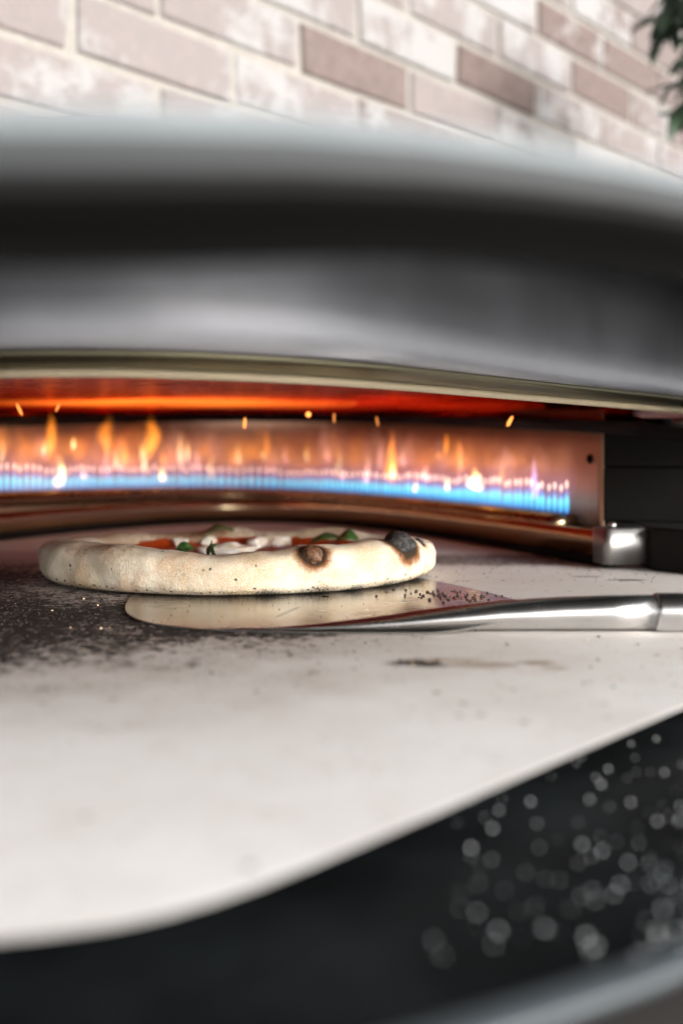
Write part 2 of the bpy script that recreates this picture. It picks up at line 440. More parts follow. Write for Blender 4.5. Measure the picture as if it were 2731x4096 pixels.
jet = mesh_obj('flame', allv, allf, [jet_m, mantle_m], fmats=[0] * len(jf) + [1] * len(mf))
jet.parent = burner
vis = [p for p in resample(burn_c, 1200) if p.y > 0.0]
for o_ in (burner,):
    for q in o_.data.vertices: q.co.z += TILT(q.co.x)
pts = resample(vis, 120)
ntot = 0
for i, p in enumerate(pts):
    if p.x / p.y < -0.385: continue
    o = jet if ntot == 0 else jet.copy()
    if ntot: COL.objects.link(o); o.parent = burner
    o.location = (p.x, p.y, 0.0425 + TILT(p.x))
    s = 0.86 * random.uniform(0.93, 1.07) * (1 + 0.14 * noise.noise((i * 0.16, 0, 0)))
    o.scale = (random.uniform(0.9, 1.1), random.uniform(0.9, 1.1), s)
    o.rotation_euler = (random.uniform(-0.04, 0.04), random.uniform(-0.04, 0.04), random.uniform(0, 6))
    ntot += 1
print('jets', ntot)

# added glowing ropes standing in for flame reflections on the ceiling, brightest in their core
glow_o = flame_mat('orange_ceiling_glow', [(0.0, (1.0, 0.22, 0.02)), (1.0, (1.0, 0.22, 0.02))], 1.0, 0.038)
glow_r = flame_mat('red_ceiling_glow', [(0.0, (0.8, 0.025, 0.004)), (1.0, (0.8, 0.025, 0.004))], 1.0, 0.020)
for (x, y, Yd, lx, ly, lz, m, nst) in ((90, 910, 1.02, 0.160, 0.010, 0.0100, glow_o, 7), (360, 918, 1.04, 0.150, 0.009, 0.0085, glow_o, 6), (-160, 908, 0.98, 0.14, 0.010, 0.0095, glow_o, 6), (600, 927, 1.06, 0.11, 0.008, 0.0060, glow_o, 3),
                               (250, 912, 1.02, 0.30, 0.016, 0.0140, glow_r, 5), (800, 925, 1.02, 0.12, 0.010, 0.0090, glow_r, 4), (925, 910, 0.92, 0.050, 0.008, 0.0070, glow_r, 4), (1080, 932, 0.92, 0.07, 0.008, 0.0060, glow_r, 3)):
    V, Fc = [], []
    for q in range(nst):
        sc = 1 - 0.8 * q / nst
        bm = bmesh.new(); bmesh.ops.create_uvsphere(bm, u_segments=32, v_segments=16, radius=1.0)
        o = len(V)
        for b in bm.verts:
            d = 1 + 0.25 * noise.noise(b.co * 1.5 + Vector((x, q * 0.3, 0)))
            V.append((b.co.x * lx * sc * d, b.co.y * ly * sc * d, b.co.z * lz * sc ** 1.2 * d))
        Fc += [tuple(t.index + o for t in fc.verts) for fc in bm.faces]; bm.free()
    o = mesh_obj('ceiling_glow', V, Fc, m); o.parent = burner
    o.location = ((x - 784) / F * Yd, Yd, H - (y - 1053) / F * Yd)

def on_burner(x_img):
    t = (x_img - 784) / F
    return min(vis, key=lambda p: abs(p.x / p.y - t))
wisp_cols = {
 'orange': [(0.0, (0.6, 0.13, 0.02)), (0.3, (1.0, 0.30, 0.03)), (0.7, (0.8, 0.20, 0.01)), (1.0, (0.05, 0.01, 0.0))],
 'yellow': [(0.0, (0.8, 0.3, 0.12)), (0.25, (1.0, 0.78, 0.45)), (0.6, (1.0, 0.55, 0.15)), (1.0, (0.3, 0.06, 0.01))],
 'pink':   [(0.0, (0.5, 0.22, 0.3)), (0.4, (0.8, 0.35, 0.25)), (1.0, (0.05, 0.02, 0.02))],
 'lilac':  [(0.0, (0.25, 0.3, 0.8)), (0.4, (0.45, 0.35, 0.7)), (1.0, (0.03, 0.02, 0.04))]}
wisps = [(135, 1122, 1040, 26, 'yellow', 0.8), (115, 1060, 940, 26, 'orange', 0.5), (170, 1036, 998, 9, 'yellow', 0.7), (108, 1052, 1005, 9, 'yellow', 0.4),
         (255, 1050, 945, 36, 'orange', 0.36), (348, 1060, 945, 34, 'orange', 0.55), (325, 1060, 1012, 9, 'yellow', 0.35), (375, 1107, 1066, 16, 'yellow', 0.8),
         (432, 1066, 1003, 9, 'yellow', 0.4), (200, 1102, 1068, 16, 'pink', 0.7), (900, 1112, 980, 30, 'orange', 0.6), (898, 1102, 1050, 13, 'yellow', 0.7),
         (840, 1112, 1058, 11, 'pink', 0.7), (1020, 1052, 985, 11, 'orange', 0.4), (950, 1132, 1098, 9, 'yellow', 0.8), (980, 1108, 1060, 22, 'pink', 0.6),
         (1028, 1128, 1092, 10, 'yellow', 1.0), (1095, 1128, 1070, 34, 'yellow', 1.4), (1222, 1150, 1040, 22, 'lilac', 0.5), (786, 1102, 1078, 12, 'pink', 0.6),
         (40, 1090, 965, 50, 'orange', 0.10), (620, 1090, 1000, 60, 'pink', 0.07), (1150, 1110, 1000, 60, 'pink', 0.10), (700, 1085, 990, 60, 'orange', 0.05), (480, 1080, 985, 60, 'orange', 0.06), (1045, 1090, 990, 60, 'orange', 0.09)]
rw = random.Random(11)
for x in range(5, 1240, 26):
    left = 1.25 if x < 470 else (0.75 if x < 800 else 1.0)
    x2 = x + rw.uniform(-14, 14); yb = 1128 - 20 * abs(x2 - 520) / 1000 + (45 * max(0, x2 - 900) / 390)
    wisps.append((x2, yb - rw.uniform(32, 70), yb - rw.uniform(100, 175), rw.uniform(34, 84), rw.choice(('orange', 'orange', 'pink')), left * rw.uniform(0.03, 0.11)))
    if rw.random() < 0.55: wisps.append((x2 + rw.uniform(-9, 9), yb - rw.uniform(20, 75), yb - rw.uniform(95, 150), rw.uniform(9, 20), rw.choice(('orange', 'yellow', 'pink')), left * rw.uniform(0.10, 0.34)))
for i, (x, yb, yt, wpx, kind, pw) in enumerate(wisps):
    p = on_burner(x); Yd = p.y - 0.006
    zb = H - (yb - 1053) / F * Yd; hh = (yb - yt) / F * Yd; r = wpx / 2 / F * Yd
    m = flame_mat('flame_wisp_' + kind, wisp_cols[kind], hh, pw * 0.16)
    hi = yb < 1070
    prof = [(0.03, 0.0), (0.35, 0.10), (0.75, 0.25), (1.0, 0.45), (0.85, 0.62), (0.5, 0.8), (0.2, 0.93), (0.02, 1.0)] if hi else \
           [(0.15, 0.0), (0.65, 0.06), (0.95, 0.16), (1.0, 0.26), (0.75, 0.45), (0.45, 0.65), (0.2, 0.85), (0.02, 1.0)]
    v, f = [], []
    lean = random.uniform(-0.8, 0.8) * r
    for q in range(4):
        k = 1.15 - 0.28 * q; kz = 1.0 - 0.14 * q
        lv, lf = lathe([(max(1e-4, r * a * k), hh * (0.03 * q + b * kz)) for a, b in prof], 12)
        o2 = len(v)
        for c_ in lv:
            dz = c_[2] / hh
            sway = lean * math.sin(3 * dz) + r * 0.5 * noise.noise((i * 3.1, dz * 3, 0.0))
            v.append((c_[0] + sway, c_[1], c_[2]))
        f += [tuple(t + o2 for t in c_) for c_ in lf]
    o = mesh_obj('flame_tongue', v, f, m); o.parent = burner
    o.location = (p.x, Yd, max(zb, 0.043))

# sparks: glowing bits flying above the burner
def spark_mat(pw):
    m = M('glowing_spark'); m.p(Base_Color=(0.1, 0.03, 0.01), Emission_Color=(1.0, 0.30, 0.06), Emission_Strength=pw * 0.45); return m.m
sparks = [(708, 952, 0.86, 0.0022, 0.0022, 0, 3.0, 'round orange spark in mid-air over the middle of the burner'),
          (45, 940, 0.80, 0.0012, 0.0055, 25, 1.6, 'slanting orange spark near the left end of the ceiling'),
          (133, 936, 0.82, 0.0011, 0.004, -25, 1.2, 'faint short spark above the tallest yellow flame on the left'),
          (562, 972, 0.84, 0.0012, 0.0050, -3, 2.2, 'short upright spark above the left half of the pizza'),
          (767, 960, 0.86, 0.0010, 0.0046, 0, 0.9, 'dim upright spark just right of the round spark'),
          (866, 968, 0.88, 0.0010, 0.0046, 10, 0.8, 'dim leaning spark beside the tall orange flame'),
          (1170, 968, 0.80, 0.0013, 0.0048, -28, 2.4, 'orange slanting spark under the right part of the ceiling')]
for x, y, Yd, rx, rz, rot, pw, lab in sparks:
    bm = bmesh.new(); bmesh.ops.create_icosphere(bm, subdivisions=2, radius=1.0)
    for q in bm.verts:
        d = 1 + 0.12 * noise.noise(q.co * 1.7 + Vector((x, y, 0)))
        q.co = Vector((q.co.x * rx * d, q.co.y * rx * d, q.co.z * rz * d))
    me = bpy.data.meshes.new('spark'); bm.to_mesh(me); bm.free(); me.materials.append(spark_mat(pw))
    for q in me.polygons: q.use_smooth = True
    o = link(bpy.data.objects.new('spark', me)); tag(o, lab, 'spark', 'sparks flying in the oven')
    o.location = ((x - 784) / F * Yd, Yd, H - (y - 1053) / F * Yd); o.rotation_euler = (0, R(-rot), 0)

# ------------------------------------------------------------------ pizza
PC = Vector((-0.0765, 0.759, 0.0016))
pizza = thing('pizza', 'small margherita pizza with a puffy floured crust on the metal peel', 'pizza', PC)
crust_m = M('floured_dough_crust')
fl1 = crust_m.noise(28, 4, 0.6); fl2 = crust_m.noise(1500, 3, 0.7); fl3 = crust_m.noise(60, 5, 0.62)
cc = crust_m.mix(crust_m.rng(fl1, 0.35, 0.68), (0.71, 0.62, 0.48), (0.52, 0.36, 0.185))
cc = crust_m.mix(crust_m.math('MULTIPLY', crust_m.rng(fl3, 0.50, 0.70), 0.5), cc, (0.62, 0.34, 0.16))
cc = crust_m.mix(crust_m.math('MULTIPLY', crust_m.rng(fl2, 0.45, 0.58), 0.6), cc, (0.80, 0.75, 0.66))
br = crust_m.attr('brown'); ch = crust_m.attr('char'); ash = crust_m.attr('ash')
bn_ = crust_m.noise(160, 4, 0.65)
cc = crust_m.mix(crust_m.rng(crust_m.math('ADD', br, crust_m.math('MULTIPLY', crust_m.math('SUBTRACT', bn_, 0.5), 0.8)), 0.12, 0.75), cc, (0.22, 0.085, 0.028))
cc = crust_m.mix(crust_m.rng(crust_m.math('ADD', ch, crust_m.math('MULTIPLY', crust_m.math('SUBTRACT', bn_, 0.5), 0.5)), 0.15, 0.6), cc, (0.03, 0.018, 0.010))
vo = crust_m.n('TexVoronoi', i_Scale=250.0); crust_m.L.new(crust_m.pos(), vo.inputs['Vector'])
wn = crust_m.noise(700, 3, 0.6)
dd = crust_m.math('ADD', vo.outputs['Distance'], crust_m.math('MULTIPLY', crust_m.math('SUBTRACT', wn, 0.5), 0.45))
keep = crust_m.n('SeparateColor', i_0=vo.outputs['Color']).outputs[0]
spot = crust_m.math('MULTIPLY', crust_m.rng(dd, 0.18, 0.33, 1.0, 0.0), crust_m.rng(crust_m.math('ADD', keep, crust_m.math('MULTIPLY', ash, crust_m.rng(crust_m.noise(50, 3, 0.6), 0.42, 0.62, 0.35, 1.4))), 0.88, 0.98))
spot2 = crust_m.rng(crust_m.math('ADD', crust_m.noise(950, 3, 0.7), crust_m.math('MULTIPLY', ash, 0.36)), 0.74, 0.82)
cc = crust_m.mix(crust_m.math('MULTIPLY', crust_m.math('MAXIMUM', spot, spot2), 0.92), cc, (0.025, 0.024, 0.020))
crust_m.p(Base_Color=cc, Roughness=0.85, Subsurface_Weight=0.12, Subsurface_Radius=(0.004, 0.002, 0.001), Subsurface_Scale=1.0)
crust_m.b.inputs['Specular IOR Level'].default_value = 0.25
crust_m.bump(crust_m.math('ADD', crust_m.math('MULTIPLY', fl2, 0.6), crust_m.math('MULTIPLY', crust_m.noise(350, 4, 0.6), 0.8)), 0.9, 0.0011)

HT = [(-185, .0255), (-165, .0285), (-150, .0305), (-132, .031), (-120, .0315), (-104, .0288), (-90, .0258), (-80, .0285), (-68, .0302), (-58, .0310), (-45, .0315), (-32, .0320), (-15, .028), (5, .026), (30, .022), (60, .025), (85, .0235), (100, .026), (120, .022), (150, .0245), (175, .0255)]
NT, NM = 360, 56
rings = []; brown = []; char = []; asha = []
def wrap(d): return (d + 180) % 360 - 180
for i in range(NT):
    th = -185 + 360 * i / NT
    t = R(th)
    hh = interp(th, HT) - PC.z + 0.0014 * noise.noise((math.cos(t) * 4, math.sin(t) * 4, 2.0))
    Ro = 0.1485 + 0.0022 * noise.noise((math.cos(t) * 2.1, math.sin(t) * 2.1, 5.0))
    wd = 0.040 + 0.004 * noise.noise((math.cos(t) * 3, math.sin(t) * 3, 9.0))
    row = []
    for j in range(NM):
        a = 2 * math.pi * j / NM
        ca, sa = math.cos(a), math.sin(a)
        ex = 0.74 if sa > 0 else 0.74 - 0.40 * min(1.0, -sa * 2.5)
        rx = math.copysign(abs(ca) ** ex, ca); rz = math.copysign(abs(sa) ** (0.74 if sa > 0 else 0.62), sa)
        rr = Ro - wd / 2 + rx * wd / 2
        if sa < 0: rr -= (abs(sa) ** 1.6) * 0.0035 * (1 if ca > 0 else -1)
        z = hh * (0.5 + 0.5 * rz)
        bk = max(0.0, min(1.0, 1.6 - abs(wrap(th - 90)) / 60))
        if ca < 0 and sa > 0: z *= 1 - (0.25 + 0.40 * bk) * abs(ca) ** 1.5
        p = Vector((rr * math.cos(t), rr * math.sin(t), z))
        q = p * 55
        p += Vector((math.cos(t) * ca, math.sin(t) * ca, sa * (1 if z > 0.004 else 0))) * (0.0022 * noise.noise(q * 0.55) + 0.0012 * noise.noise(q) + 0.0007 * noise.noise(p * 140))
        p.z = max(p.z, 0.0)
        row.append(p)
        zz = p.z / hh
        b = 0.0
        inner_side = max(0, -ca)
        # browned inner crest on the left, brown tops at the back
        b += max(0, 1 - abs(wrap(th + 140)) / 38) * max(0, min(1, (sa - 0.35) * 2.2)) * (0.25 + 0.9 * inner_side + 0.25 * max(0, 0.3 - ca))
        b += max(0, 1 - abs(wrap(th - 110)) / 60) * max(0, sa - 0.2) * 0.75
        b += max(0, 1 - abs(wrap(th - 20)) / 50) * max(0, sa - 0.4) * 0.4
        b += 0.30 * max(0, 1 - abs(wrap(th + 118)) / 30) * max(0, noise.noise(p * 45 + Vector((3, 1, 0))) + 0.4)
        brown.append(b)
        if ca < 0.1: b += bk * 0.75 * min(1, (0.1 - ca) * 2) * (0.8 + 0.8 * noise.noise(p * 60))
        # scorched halos round the blisters
        char.append(0.0)
        asha.append(max(0, 1 - zz / 0.33) * (1.0 if ca > 0 else 0.2) * (0.55 + 0.9 * max(0, noise.noise((math.cos(t) * 7, math.sin(t) * 7, 1)) + 0.35)))
    rings.append(row)
# blister spots: (theta, tube angle, size)
BL = [(-33, 62, 0.0108, 'black'), (-66, 42, 0.0068, 'brown'), (-20, 60, 0.0034, 'black')]
def crust_point(th, a):
    i = int(round((th + 185) / 360 * NT)) % NT; j = int(round(a / 360 * NM)) % NM
    return rings[i][j], rings[i][(j + 1) % NM] - rings[i][j - 1], rings[(i + 1) % NT][j] - rings[i - 1][j]
flat = [p for r in rings for p in r]
for th, a, s, kind in BL:
    c, _, _ = crust_point(th, a)
    for k, p in enumerate(flat):
        d = (p - c).length / s
        if d < 3.2:
            brown[k] = max(brown[k], 1.25 * max(0, 1 - (d - 0.8) / 1.5))
            if d < 1.7: char[k] = max(char[k], 1.2 * (1.7 - d))
v, f = loft(rings, True, True)
crust = mesh_obj('crust', v, f, crust_m.m, pizza, attrs={'brown': brown, 'char': char, 'ash': asha})

blk = M('charred_blister'); bnz = blk.noise(520, 5, 0.65)
blk.p(Base_Color=blk.mix(blk.rng(bnz, 0.4, 0.7), (0.012, 0.011, 0.011), (0.075, 0.072, 0.070)), Roughness=0.62); blk.bump(bnz, 0.9, 0.001)
brn = M('browned_blister'); bnz = brn.noise(420, 5, 0.65)
brn.p(Base_Color=brn.mix(brn.rng(bnz, 0.35, 0.7), (0.045, 0.020, 0.010), (0.24, 0.12, 0.06)), Roughness=0.5); brn.bump(bnz, 0.7, 0.001)
def blob(name, mat, parent, loc, sx, sy, sz, rough=0.18, fq=2.0, sub=4, rot=(0, 0, 0), seed=0):
    bm = bmesh.new(); bmesh.ops.create_icosphere(bm, subdivisions=sub, radius=1.0)
    for q in bm.verts:
        d = 1 + rough * noise.noise(q.co * fq + Vector((seed * 3.7, seed, 1))) + 0.35 * rough * noise.noise(q.co * fq * 3 + Vector((seed, 0, 4)))
        q.co = Vector((q.co.x * sx * d, q.co.y * sy * d, q.co.z * sz * d))
    me = bpy.data.meshes.new(name); bm.to_mesh(me); bm.free(); me.materials.append(mat.m if isinstance(mat, M) else mat)
    for q in me.polygons: q.use_smooth = True
    o = link(bpy.data.objects.new(name, me), parent); o.location = loc; o.rotation_euler = rot
    return o
for q, (th, a, s, kind) in enumerate(BL):
    c, da, dt = crust_point(th, a)
    nrm = dt.cross(da).normalized()
    if nrm.dot(Vector((math.cos(R(th)), math.sin(R(th)), 0.6))) < 0: nrm = -nrm
    eul = nrm.to_track_quat('Z', 'Y').to_euler()
    o = blob('char_blister', blk if kind == 'black' else brn, crust, c - nrm * s * 0.12, s * 0.95, s * 1.05, s * 0.74, 0.2, 1.5, 4, eul, q)
    o['label'] = ['large black burnt blister on the right of the crust', 'brown burnt blister on the front of the crust', 'tiny dark blister near the right end of the crust'][q]

# sauce bed
sauce = M('tomato_sauce'); sn = sauce.noise(70, 5, 0.6); sn2 = sauce.noise(240, 4, 0.6)
sc_ = sauce.mix(sauce.rng(sn, 0.35, 0.65), (0.20, 0.012, 0.005), (0.42, 0.045, 0.009))
sc_ = sauce.mix(sauce.rng(sauce.attr('rimness'), 0.2, 1.0), sc_, (0.40, 0.055, 0.010))
sauce.p(Base_Color=sc_, Roughness=sauce.rng(sn2, 0.3, 0.7, 0.22, 0.5)); sauce.bump(sn2, 0.6, 0.0012)
rings2 = []; rim_a = []
for i in range(0, 34):
    r = 0.116 * i / 33
    row = []
    for k in range(120):
        t = 2 * math.pi * k / 120
        p = Vector((r * math.cos(t), r * math.sin(t), 0))
        p.z = 0.0105 + 0.0022 * noise.noise(p * 50) + 0.0014 * noise.noise(p * 130) + 0.006 * max(0, (r - 0.098) / 0.018) ** 2
        row.append(p)
        rim_a.append(max(0, (r - 0.088) / 0.02) + 0.3 * noise.noise(p * 60))
    rings2.append(row)
v, f = loft(rings2, True, False)
mesh_obj('sauce', v, f, sauce.m, pizza, attrs={'rimness': rim_a})

chz = M('melted_mozzarella'); cn = chz.noise(110, 4, 0.6)
chz.p(Base_Color=chz.mix(chz.rng(cn, 0.4, 0.72), (0.92, 0.89, 0.82), (0.84, 0.70, 0.52)), Roughness=0.34, Subsurface_Weight=0.25, Subsurface_Radius=(0.004, 0.003, 0.002), Subsurface_Scale=1.0)
chz.bump(cn, 0.3, 0.001)
def at(x, y, z):            # pizza-local spot seen at (x, y) lying at height z
    Yd = (H - z) * F / (y - 1053)
    return Vector(((x - 784) / F * Yd, Yd, z)) - PC
cheese = [(525, 1264, .0165, .023, .014, .0055), (395, 1241, .016, .009, .008, .0055), (414, 1248, .016, .006, .006, .005), (632, 1245, .0155, .015, .010, .0055), (592, 1247, .0155, .008, .007, .005),
          (700, 1266, .0165, .012, .009, .0045), (662, 1242, .0155, .007, .006, .0045), (480, 1246, .0155, .008, .006, .0045)]
for q, (x, y, z, sx, sy, sz) in enumerate(cheese):
    blob('mozzarella_piece', chz, pizza, at(x, y, z - 0.001), sx, sy, sz, 0.45, 1.5, 4, (0, 0, q), q + 3)

leaf_m = M('basil_leaf'); ln_ = leaf_m.noise(180, 4, 0.6)
leaf_m.p(Base_Color=leaf_m.mix(leaf_m.rng(ln_, 0.35, 0.7), (0.016, 0.055, 0.014), (0.07, 0.17, 0.045)), Roughness=0.38, Subsurface_Weight=0.05)
leaf_m.bump(ln_, 0.3, 0.0006)
def leaf_mesh(L, W, curl, fold=0.25, n=16, m=9, th=0.0005):
    top = []
    for i in range(n + 1):
        u = i / n
        w = W * math.sin(math.pi * min(1, u * 0.98 + 0.02)) ** 0.75 * (1 - 0.25 * u)
        row = []
        for j in range(m):
            s = 2 * j / (m - 1) - 1
            z = curl * math.sin(math.pi * u) * L + fold * abs(s) * w + 0.03 * L * noise.noise((u * 5, s * 2, L * 100))
            row.append(Vector((u * L, s * w, z)))
        top.append(row)
    bot = [[p - Vector((0, 0, th)) for p in r] for r in top]
    v = [p for r in top for p in r] + [p for r in bot for p in r]; f = []
    N = (n + 1) * m
    for i in range(n):
        for j in range(m - 1):
            a = (i * m + j, i * m + j + 1, (i + 1) * m + j + 1, (i + 1) * m + j)
            f.append(a); f.append(tuple(q + N for q in a)[::-1])
    edge = [(i * m, (i + 1) * m) for i in range(n)] + [((i + 1) * m + m - 1, i * m + m - 1) for i in range(n)]
    for a, b in edge: f.append((a, b, b + N, a + N))
    return v, f
for x, y, z, L, W, curl, rot in ((462, 1232, .020, .030, .011, .12, (0.1, -0.15, 0.2)), (712, 1250, .0165, .030, .011, .12, (0.15, -0.10, 0.15)), (405, 1272, .017, .016, .007, .2, (0.5, -0.2, 0.6)),
                                 (478, 1282, .0175, .012, .004, .2, (0.3, -1.0, 0.3)), (500, 1284, .017, .014, .0035, .1, (0.2, -1.9, 0.4)), (770, 1247, .018, .022, .010, .2, (0.4, -0.15, -0.5))):
    v, f = leaf_mesh(L, W, curl)
    o = mesh_obj('basil_leaf', v, f, leaf_m.m, pizza); o.location = at(x, y, z); o.rotation_euler = rot

# ------------------------------------------------------------------ peel
peel = thing('pizza_peel', 'shiny metal turning peel lying on the stone under the pizza', 'pizza peel', (0.0, 0.6, 0.0))
def blade_z(x, y):
    a = max(0.0, min(1.0, (x - 0.04) / 0.085)); b = max(0.0, min(1.0, (0.60 - y) / 0.09))
    a = a * a * (3 - 2 * a)
    return 0.0006 + 0.0125 * a * b + 0.0006
outline = cat([(-0.02, 0.80), (-0.10, 0.755), (-0.130, 0.67), (-0.1275, 0.59), (-0.110, 0.535), (-0.08, 0.508), (-0.04, 0.4975), (0.0, 0.4935), (0.05, 0.4925), (0.10, 0.496), (0.128, 0.505), (0.138, 0.52),
               (0.128, 0.545), (0.112, 0.585), (0.098, 0.63), (0.080, 0.672), (0.050, 0.725), (-0.02, 0.80)], 160)
cen = Vector((-0.01, 0.62, 0))
rings = []
for s in (0.02, 0.25, 0.5, 0.7, 0.85, 0.95, 0.994, 1.0):
    rings.append([Vector((cen.x + (p.x - cen.x) * s, cen.y + (p.y - cen.y) * s, 0)) for p in outline])
for r in rings:
    for p in r: p.z = blade_z(p.x, p.y)
low = [[p - Vector((0, 0, 0.0010)) for p in r] for r in rings[::-1]]
# rounded rim
mid_r = [[Vector((p.x + (p.x - cen.x) * 0.002, p.y + (p.y - cen.y) * 0.002, p.z - dz)) for p in rings[-1]] for dz in (0.0002, 0.0008)]
v, f = loft(rings + mid_r + low, True, False)
bl = mesh_obj('blade', v, f, peel_mat.m, peel); bl.location = -Vector(peel.location)
def tube(stations, name, mat, seg=28, cap=True):
    rings = []
    for (x, y, z, ry, rz) in stations:
        rings.append([Vector((x, y + ry * math.cos(2 * math.pi * k / seg), z + rz * math.sin(2 * math.pi * k / seg))) for k in range(seg)])
    v, f = loft(rings, True, False)
    if cap: f.append(tuple(range(seg))); f.append(tuple((len(rings) - 1) * seg + k for k in range(seg))[::-1])
    o = mesh_obj(name, v, f, mat.m, peel); o.location = -Vector(peel.location); return o
hs = []
for x, ry, rz, zc in ((-0.075, 0.0010, 0.0003, 0.0012), (-0.035, 0.0026, 0.0005, 0.0017), (-0.01, 0.006, 0.0016, 0.0026), (0.02, 0.0085, 0.0036, 0.0044), (0.05, 0.0095, 0.0056, 0.0066), (0.08, 0.0095, 0.0072, 0.0084), (0.11, 0.0090, 0.0081, 0.0093), (0.135, 0.0086, 0.0085, 0.0097), (0.1575, 0.0086, 0.0086, 0.0098)):
    hs.append((x, 0.5025, zc, ry, rz))
tube(hs, 'handle_neck', handle_mat)
tube([(0.1572, 0.5025, 0.0098, 0.0080, 0.0080), (0.1578, 0.5025, 0.0098, 0.0092, 0.0092), (0.1590, 0.5025, 0.0098, 0.0096, 0.0096), (0.24, 0.5028, 0.0098, 0.0096, 0.0096), (0.62, 0.5035, 0.0104, 0.0096, 0.0096)], 'handle', handle_mat)

# ------------------------------------------------------------------ crumbs and flecks
crumb_m = M('burnt_crumbs'); crumb_m.p(Base_Color=crumb_m.mix(crumb_m.noise(300), (0.012, 0.010, 0.009), (0.06, 0.04, 0.03)), Roughness=0.8)
pale_m = M('semolina_grains'); pale_m.p(Base_Color=(0.70, 0.55, 0.36), Roughness=0.6)
def grains(name, spots, mats):
    V, Fc, mi = [], [], []
    tmpl = bmesh.new(); bmesh.ops.create_icosphere(tmpl, subdivisions=1, radius=1.0)
    tv = [q.co.copy() for q in tmpl.verts]; tf = [tuple(q.index for q in f.verts) for f in tmpl.faces]; tmpl.free()
    for (p, r, m) in spots:
        o = len(V); sd = Vector((random.random() * 9, random.random() * 9, 0))
        sx, sy, sz = random.uniform(.7, 1.3), random.uniform(.7, 1.3), random.uniform(.45, .9)
        for q in tv:
            d = r * (1 + 0.5 * noise.noise(q * 1.3 + sd))
            V.append((p[0] + q.x * d * sx, p[1] + q.y * d * sy, p[2] + r * 0.5 + q.z * d * sz))
        Fc += [tuple(i + o for i in t) for t in tf]; mi += [m] * len(tf)
    return mesh_obj(name, V, Fc, mats, fmats=mi)
spots = []
for k in range(900):
    x = random.gauss(-0.17, 0.09); y = random.gauss(0.555, 0.055)
    if y < 0.38 or (x + 0.01) ** 2 / 0.0169 + (y - 0.62) ** 2 / 0.016 < 1.1: continue
    spots.append(((x, y, 0), random.choice((0.0003, 0.0004, 0.0006, 0.0008)), 0 if random.random() < 0.93 else 1))
for k in range(130):
    spots.append(((random.uniform(-0.05, 0.2), random.uniform(0.36, 0.48), 0), random.choice((0.0002, 0.0003, 0.0005)), 0 if random.random() < 0.85 else 1))
for k in range(110):
    spots.append(((random.uniform(0.02, 0.24), random.uniform(0.70, 0.80), 0), random.choice((0.0003, 0.0005)), 0))
for k in range(26):
    t = random.random()
    spots.append(((0.024 + 0.017 * t + random.gauss(0, 0.0012), 0.4275 - 0.006 * t + random.gauss(0, 0.0011), 0), random.choice((0.0004, 0.0007, 0.0011, 0.0014)) * (0.6 + 0.6 * t), 0))
cr = grains('crumbs', spots, [crumb_m.m, pale_m.m])
tag(cr, 'burnt crumbs and semolina grains scattered over the baking stone', 'crumbs', kind='stuff')
spots = []
for k in range(120):
    x = random.gauss(0.075, 0.028); y = 0.632 + (0.05 - x) * 0.55 + random.gauss(0, 0.016)
    if (x - PC.x) ** 2 + (y - PC.y) ** 2 < 0.147 ** 2 or x > 0.105: continue
    spots.append(((x, y, blade_z(x, y)), random.choice((0.0003, 0.0005, 0.0008, 0.0010)), 0))
for k in range(45):
    x = random.uniform(-0.12, 0.07); y = random.uniform(0.52, 0.62)
    if (x - PC.x) ** 2 + (y - PC.y) ** 2 < 0.149 ** 2: continue
    spots.append(((x, y, blade_z(x, y)), random.choice((0.0003, 0.0004)), 0))
cr = grains('soot_flecks', spots, [crumb_m.m])
tag(cr, 'black soot flecks lying on the metal peel blade beside the crust', 'soot flecks', kind='stuff')

# ------------------------------------------------------------------ glints on the black base
SUN_AZ, SUN_EL = R(-48), R(14.5)       # azimuth measured from straight behind the camera, towards the right
sun_dir = Vector((math.sin(-SUN_AZ) * math.cos(SUN_EL), -math.cos(SUN_AZ) * math.cos(SUN_EL), math.sin(SUN_EL)))
V, Fc = [], []
cam = Vector((0, 0, H))
def glint(p, r, tilt):
    hv = ((cam - p).normalized() + sun_dir).normalized()  # facet turned halfway between camera and sun, so its highlight is built in
    hv = (hv + Vector((random.gauss(0, tilt), random.gauss(0, tilt), random.gauss(0, tilt)))).normalized()
    q = hv.to_track_quat('Z', 'Y'); o = len(V); n = 8
    V.append(p + q @ Vector((0, 0, r * 0.05)))
    for k in range(n):
        a = 2 * math.pi * k / n; V.append(p + q @ Vector((r * math.cos(a), r * math.sin(a), 0)))
    V.append(p - Vector((0, 0, r * 1.2)))
    for k in range(n):
        Fc.append((o, o + 1 + k, o + 1 + (k + 1) % n)); Fc.append((o + n + 1, o + 1 + (k + 1) % n, o + 1 + k))
for k in range(170):
    Yd = 0.103 * F / (random.uniform(1690, 2200) - 1053); x = 1640 - 660 * random.random() ** 1.35
    Xd = (x - 784) / F * Yd
    if x < 950 or x > 1900: continue
    r = random.choice((0.0002, 0.00028, 0.00036, 0.0005))
    glint(Vector((Xd, Yd, BZ + r * 0.9)), r, random.choice((0.05, 0.12, 0.2, 0.3, 0.5)))
gm = M('glint_facets'); gm.p(Base_Color=(0.85, 0.89, 0.92), Metallic=1.0, Roughness=0.30)
g = mesh_obj('glinting_specks', V, Fc, gm.m)
tag(g, 'tiny pale glinting specks on the black base at lower right', 'specks', kind='stuff')

